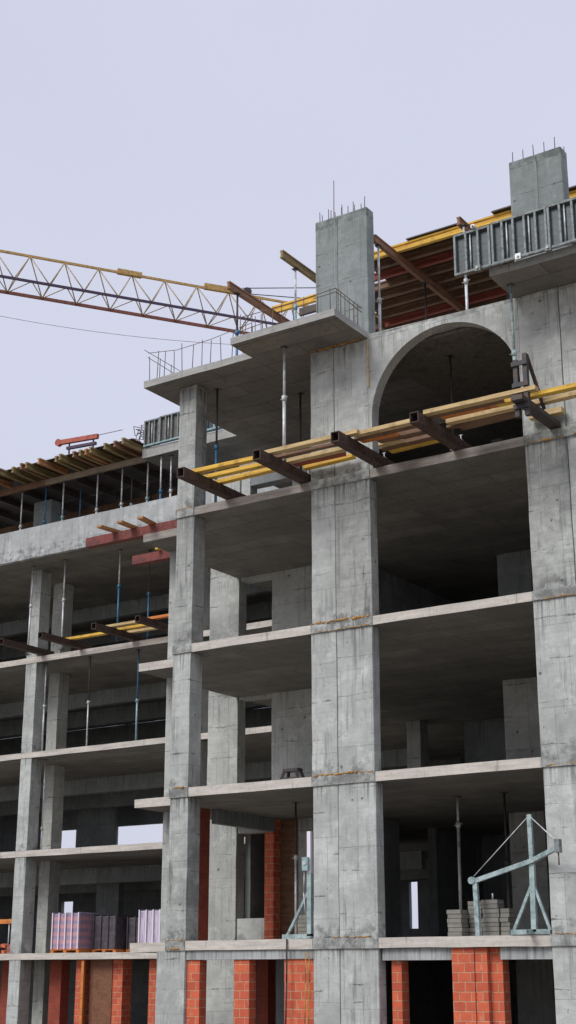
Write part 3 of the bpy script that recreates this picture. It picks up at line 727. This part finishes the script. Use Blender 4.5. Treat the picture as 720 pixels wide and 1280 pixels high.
# ------------------------------------------------------------------ hoists
def hoist_right():
    t = thing('window_hoist', (4.88,.02,2.765), 'pale teal steel hoist frame with a long slanting boom at the right pier', 'hoist', 'steel hoists at the floor edge')
    MB().bar((0,0,.05),(.02,0,1.28),.10,.09).bar((.02,0,1.28),(.01,0,2.2),.085,.075).build('mast', M['hoist'], t, .005)
    MB().bar((-.47,0,.05),(.32,0,.05),.09,.09).build('base', M['hoist'], t, .005)
    MB().bar((-.05,-.35,.045),(-.05,.7,.045),.08,.08).build('foot', M['hoist'], t, .005)
    MB().bar((-.42,0,.07),(0,0,.92),.055,.055).bar((.32,0,.07),(.02,0,.92),.05,.05).build('brace', M['hoist'], t)
    MB().bar((-1.24,.02,1.0),(.10,-.06,1.35),.075,.085).bar((.08,-.06,1.345),(.78,-.52,1.52),.07,.085).build('boom', M['hoist'], t, .005)
    MB().bar((-1.17,.02,.0),(-1.19,.02,.97),.09,.08).build('rear_strut', M['hoist'], t, .005)
    MB().tube((-1.25,-.05,1.02),(-1.25,.09,1.02),.07,10).build('end_cap', M['hoist'], t)
    MB().tube((0,0,2.18),(-1.22,.02,1.1),.009,5).tube((0,0,2.18),(.78,-.5,1.6),.012,5).build('stay_rope', M['galv'], t)
    MB().box(.74,.84,-.6,-.48,1.42,1.66).build('pulley_block', M['panel'], t, .01)
    MB().tube((.79,-.54,1.42),(.79,-.54,1.2),.014,5).build('hook', M['rebar'], t)
    return t
hoist_right()
t = thing('window_hoist', (-.12,.08,2.765), 'small pale blue hoist frame with diagonal brace beside the wide pier', 'hoist', 'steel hoists at the floor edge')
MB().bar((0,0,.05),(.0,0,1.3),.10,.09).build('mast', M['hoist'], t, .005)
MB().bar((0,0,1.3),(.0,0,2.15),.085,.085).build('mast_top', M['strap'], t, .005)
MB().bar((-.66,0,.045),(.05,0,.045),.09,.09).build('base', M['hoist'], t, .005)
MB().bar((-.55,0,.07),(-.02,0,.95),.055,.055).build('brace', M['hoist'], t)
MB().box(-.12,.02,-.12,.02,1.35,1.62).build('winch', M['tealtube'], t, .015); MB().tube((-.05,-.14,1.5),(-.05,-.1,1.5),.04,10).build('winch_drum', M['galv'], t)
MB().path([(-.1,-.05,1.4),(-.12,-.05,.9),(-.08,-.05,.5)],.012,5).build('stay_rope', M['galv'], t)
# counterweight stacks
def stack(x, y, n, label, w=.34, pin=True, s=1.):
    t = thing('counterweight_stack', (x,y,2.765), label, 'weight stack', 'stacks of concrete counterweights on the hoist floor')
    for k in range(n):
        jx, jy = random.uniform(-.012,.012), random.uniform(-.012,.012)
        MB().box(-w/2+jx,w/2+jx,-.15+jy,.15+jy,.003+k*.084,.003+k*.084+.076).build('weight_plate', M['weight'], t, .012)
    if pin: MB().tube((0,0,n*.084-.01),(0,0,n*.084+.12),.018,6).build('pin', M['galv'], t)
random.seed(11)
stack(3.10,.40,6,'low stack of concrete weights at the left of the hoist bay',.30,False)
stack(3.38,.75,8,'taller stack of concrete weights with a pin, left of the hoist rear strut',.28)
stack(3.86,.42,8,'wide tall stack of concrete weights with a pin, right of the hoist rear strut',.34)
stack(4.14,.46,6,'narrow low stack of concrete weights nearest the hoist mast',.18,False)
stack(-.42,.75,7,'pale stack of weights half hidden by the small hoist',.3,False); stack(-.72,.9,6,'low grey stack of weights left of the small hoist foot',.26,False)
# little trestle on the floor
t = thing('saw_trestle', (-.85,.55,6.035), 'small black step trestle on the floor edge left of the wide pier', 'trestle')
MB().box(-.19,.19,-.11,.11,.225,.29).build('step', M['darktube'], t, .004)
for sx in (-1, 1):
    for sy in (-1, 1): MB().bar((sx*.23,sy*.14,0),(sx*.16,sy*.08,.235),.065,.065).build('leg', M['darktube'], t)
MB().box(-.21,.21,-.16,-.13,.05,.09).build('rail', M['darktube'], t)

# ------------------------------------------------------------------ pallets of wrapped clay blocks on the wing
def pallet(x, y, label, w=1.2, h=1.2, mat='wrap', straps=5, d=1.0, z=2.765, sm='strap'):
    t = thing('block_pallet', (x,y,z), label, 'pallet', 'pallets of wrapped blocks on the wing floor')
    p = MB(); p.box(0,w,0,d,.09,.12)
    for xx in (.0, w/2-.06, w-.12): p.box(xx,xx+.12,.002,d-.002,0,.089)
    p.build('pallet_base', M['orange'], t)
    MB().box(.02,w-.02,.02,d-.02,.123,h).build('brick_pack', M[mat], t, .03, .012, .19)
    for k in range(straps):
        xx = .05+(w-.1)*k/(straps-1)
        s = MB(); s.box(xx-.022,xx+.022,-.03,-.02,.12,h+.02); s.box(xx-.022,xx+.022,-.03,d,h+.021,h+.03); s.build('strap', M[sm], t)
pallet(-17.15,10.95,'pink and purple wrapped brick pallet left on the wing floor',1.22,1.24,'wrap')
pallet(-15.85,11.5,'black wrapped pallet directly right of the pink one',1.0,1.15,'darkwrap',4,sm='darkwrap')
pallet(-14.75,11.9,'black wrapped pallet standing apart between the pink and the lilac one',1.0,1.1,'darkwrap',4,sm='darkwrap')
pallet(-13.5,10.95,'lilac white wrapped pallet next to the side column',1.2,1.25,'wrap2')
# guard rail at the far left
t = thing('guard_rail', (-19.2,10.5,2.765), 'orange guard rail board at the left picture edge', 'guard rail')
MB().bar((-1.6,0,1.02),(1.0,0,1.02),.04,.14).build('board', M['orange'], t)
for x in (-1.4,.55): MB().tube((x,.04,0),(x,.04,1.1),.02,6).build('post', M['galv'], t)
t = thing('brick_heap', (-19.3,11.2,2.765), 'small heap of loose red bricks behind the orange guard rail', 'brick heap')
random.seed(5)
for k in range(14):
    b = MB().box(-.13,.13,-.06,.06,-.05,.05).build('brick', M['brick'], t, .006); b.location = (random.uniform(-.6,.6), random.uniform(-.25,.25), .06+.1*(k//5)); b.rotation_euler = (random.uniform(-.2,.2), random.uniform(-.2,.2), random.uniform(0,3))
# hanging cables by the wide pier
for k, (x, mt, l) in enumerate([(-.62,'rope','black cable hanging from the floor edge in front of the brick pier'),(-.16,'foam','thin yellow hose hanging down the brick pier at the left'),(-.07,'foam','thin yellow hose hanging next to the wide pier')]):
    m = MB().path([(x,-.03,2.76 if k == 0 else 2.5),(x+.01,-.05,1.9),(x-.01,-.06,1.0),(x,-.04,.05)], .016 if k == 0 else .010, 6)
    o = m.build('hanging_cable', M[mt]); tag(o, l, 'cable', 'cables hanging by the wide pier')

# ------------------------------------------------------------------ tower crane behind the building
p0 = Vector((-45.1,33.7,45)); dv = Vector((.566,.824,0)).normalized(); nv = Vector((.824,-.566,0)).normalized()
W_, H_ = 2.15, 2.36
org = p0 - nv*(W_/2)                      # jib centre line, bottom level
crane = thing('tower_crane', tuple(org+dv*42-Vector((0,0,45))), 'yellow lattice tower crane whose jib passes behind the canopies', 'crane')
base = Vector(crane.location)
def cp(s, w, z): return org+dv*s+nv*w+Vector((0,0,z))-base
bay = 2.32
s0, s1 = -6*bay+.9, 18*bay+.9
MB().bar(cp(s0,0,H_),cp(s1,0,H_),.13,.15).build('top_chord', M['crane_y'], crane)
MB().bar(cp(s0,W_/2,0),cp(s1,W_/2,0),.12,.16).build('bottom_chord', M['crane_purple'], crane)
MB().bar(cp(s0,-W_/2,0),cp(s1,-W_/2,0),.14,.20).build('bottom_chord', M['crane_red'], crane)
m = MB(); m2 = MB(); k = 0; s = s0
while s < s1-.1:
    for w in (-W_/2, W_/2):
        m.tube(cp(s,w,0),cp(s+bay/2,0,H_),.042,5); m.tube(cp(s+bay/2,0,H_),cp(s+bay,w,0),.042,5)
    m2.tube(cp(s,-W_/2,0),cp(s+bay/2,W_/2,0),.035,5); m2.tube(cp(s+bay/2,W_/2,0),cp(s+bay,-W_/2,0),.035,5); m2.tube(cp(s,-W_/2,0),cp(s,W_/2,0),.035,5)
    s += bay
m.build('side_lattice', M['crane_grey'], crane); m2.build('bottom_lattice', M['crane_grey'], crane)
MB().bar(cp(8.0,0,H_+.06),cp(9.7,0,H_+.06),.3,.34).build('pendant_plate', M['crane_y'], crane, .03)
MB().bar(cp(14.2,0,H_+.12),cp(17.3,0,H_+.16),.26,.42).build('pendant_anchor', M['crane_y'], crane, .05)
MB().tube(cp(17.3,-.3,H_+.2),cp(17.3,.3,H_+.2),.3,10).build('pulley', M['darktube'], crane)
MB().tube(cp(17,0,H_+.5),cp(40,0,H_+5),.035,5).tube(cp(17,0,H_+.1),cp(40,0,H_+2.5),.035,5).build('pendant_rope', M['rope'], crane)
m = MB()
mx = 42.
for sx in (-.8,.8):
    for sy in (-.8,.8): m.bar(cp(mx+sx,sy,-45),cp(mx+sx,sy,-.2),.16,.16)
for q in range(22):
    z = -45+q*2.0
    for sy in (-.8,.8): m.bar(cp(mx-.8,sy,z),cp(mx+.8,sy,z+2),.07,.07); m.bar(cp(mx-.8,sy,z+2),cp(mx+.8,sy,z+2),.07,.07)
    for sx in (-.8,.8): m.bar(cp(mx+sx,-.8,z),cp(mx+sx,.8,z+2),.07,.07); m.bar(cp(mx+sx,-.8,z+2),cp(mx+sx,.8,z+2),.07,.07)
m.build('mast', M['crane_y'], crane)
MB().box(base.x*0-1,1,-1,1,44.6,45.0).build('slewing_platform', M['crane_y'], crane)
# thin cable slung across the sky to the canopy
pts = []
A_, B_ = Vector((-41.07,30.0,39.78)), Vector((-1.6,.2,16.55))
A_ = Vector((-30,16,34.2)); 
for k in range(25):
    t_ = k/24; p = A_.lerp(B_, t_); p.z -= .9*4*t_*(1-t_)*.4; pts.append(p)
SLING = None

# ------------------------------------------------------------------ camera
D_, CX_, CZ_ = 25.782, 16.43, 2.0
f_, p_, A = 1800., R_(17.93), R_(123.46)
F = Vector((math.cos(A)*math.cos(p_), math.sin(A)*math.cos(p_), math.sin(p_)))
Rv = Vector((math.sin(A), -math.cos(A), 0)); U = Rv.cross(F)
cam = bpy.data.cameras.new('camera'); co = bpy.data.objects.new('camera', cam); COL.objects.link(co)
cam.sensor_fit = 'VERTICAL'; cam.sensor_height = 24; cam.sensor_width = 13.5; cam.lens = 24*f_/1280.; cam.clip_start = .1; cam.clip_end = 4000
mt = Matrix((Rv, U, -F)).transposed().to_4x4(); mt.translation = Vector((CX_, -D_, CZ_)); co.matrix_world = mt
S.camera = co

# thin cable: end points measured against the camera, then hung as a real wire
def ray(x, y): return F+Rv*((x-360)/f_)+U*((640-y)/f_)
C0 = Vector((CX_,-D_,CZ_))
a_ = C0+ray(-30,389)*62; b_ = C0+ray(300,431)*62
m = MB(); pp = None
for k in range(17):
    t_ = k/16; q = a_.lerp(b_, t_)-Vector((0,0,.25*4*t_*(1-t_)))
    if pp is not None: m.tube(pp, q, .012, 5)
    pp = q
tag(m.build('overhead_cable', M['wire']), 'thin dark cable slung across the sky below the crane jib', 'cable')

# ------------------------------------------------------------------ light
w = bpy.data.worlds.new('World'); S.world = w; w.use_nodes = True
nt = w.node_tree; bg = nt.nodes['Background']
SE, SR = 42., 200.     # sun elevation; compass azimuth in degrees (from +Y clockwise)
sky = nt.nodes.new('ShaderNodeTexSky'); sky.sky_type = 'NISHITA'; sky.sun_disc = False
sky.sun_elevation = R_(SE); sky.sun_rotation = R_(SR); sky.air_density = 1.5; sky.dust_density = 4
ov = nt.nodes.new('ShaderNodeMix'); ov.data_type = 'RGBA'; ov.inputs[0].default_value = .93
ov.inputs[7].default_value = (5.4,5.6,6.7,1)       # even overcast veil over the clear sky, same units as the sky texture
tc = nt.nodes.new('ShaderNodeTexCoord'); sp = nt.nodes.new('ShaderNodeSeparateXYZ'); nt.links.new(tc.outputs['Generated'], sp.inputs[0])
# overcast skies are brightest overhead
mr = nt.nodes.new('ShaderNodeMapRange'); mr.interpolation_type = 'SMOOTHSTEP'; nt.links.new(sp.outputs[2], mr.inputs[0])
for q_, v_ in enumerate((.60, 1., 1., 2.4)): mr.inputs[q_+1].default_value = v_
vm = nt.nodes.new('ShaderNodeVectorMath'); vm.operation = 'SCALE'; vm.inputs[0].default_value = (5.05,5.2,6.3)
cn_ = nt.nodes.new('ShaderNodeTexNoise'); cn_.inputs['Scale'].default_value = 1.6; cn_.inputs['Detail'].default_value = 3; nt.links.new(tc.outputs['Generated'], cn_.inputs['Vector'])
cr_ = nt.nodes.new('ShaderNodeMapRange'); nt.links.new(cn_.outputs['Fac'], cr_.inputs[0])
for q_, v_ in enumerate((.3, .7, .95, 1.05)): cr_.inputs[q_+1].default_value = v_
mm_ = nt.nodes.new('ShaderNodeMath'); mm_.operation = 'MULTIPLY'; nt.links.new(mr.outputs[0], mm_.inputs[0]); nt.links.new(cr_.outputs[0], mm_.inputs[1])
nt.links.new(mm_.outputs[0], vm.inputs['Scale']); nt.links.new(vm.outputs[0], ov.inputs[7])
nt.links.new(sky.outputs[0], ov.inputs[6]); nt.links.new(ov.outputs[2], bg.inputs['Color']); bg.inputs['Strength'].default_value = .1
sun = bpy.data.lights.new('sun', 'SUN'); so = bpy.data.objects.new('sun', sun); COL.objects.link(so)
sun.energy = 1.5; sun.angle = R_(25); sun.color = (1,.98,.94)
sd = Vector((math.sin(R_(SR))*math.cos(R_(SE)), math.cos(R_(SR))*math.cos(R_(SE)), math.sin(R_(SE))))
so.rotation_euler = sd.to_track_quat('Z', 'Y').to_euler(); so.location = (0,-40,60)
S.view_settings.view_transform = 'Standard'; S.view_settings.look = 'None'; S.view_settings.gamma = 1; S.view_settings.use_curve_mapping = False
S.view_settings.exposure = .42
S.render.engine = 'CYCLES'; S.cycles.max_bounces = 8; S.cycles.diffuse_bounces = 6
S.render.resolution_x = 576; S.render.resolution_y = 1024
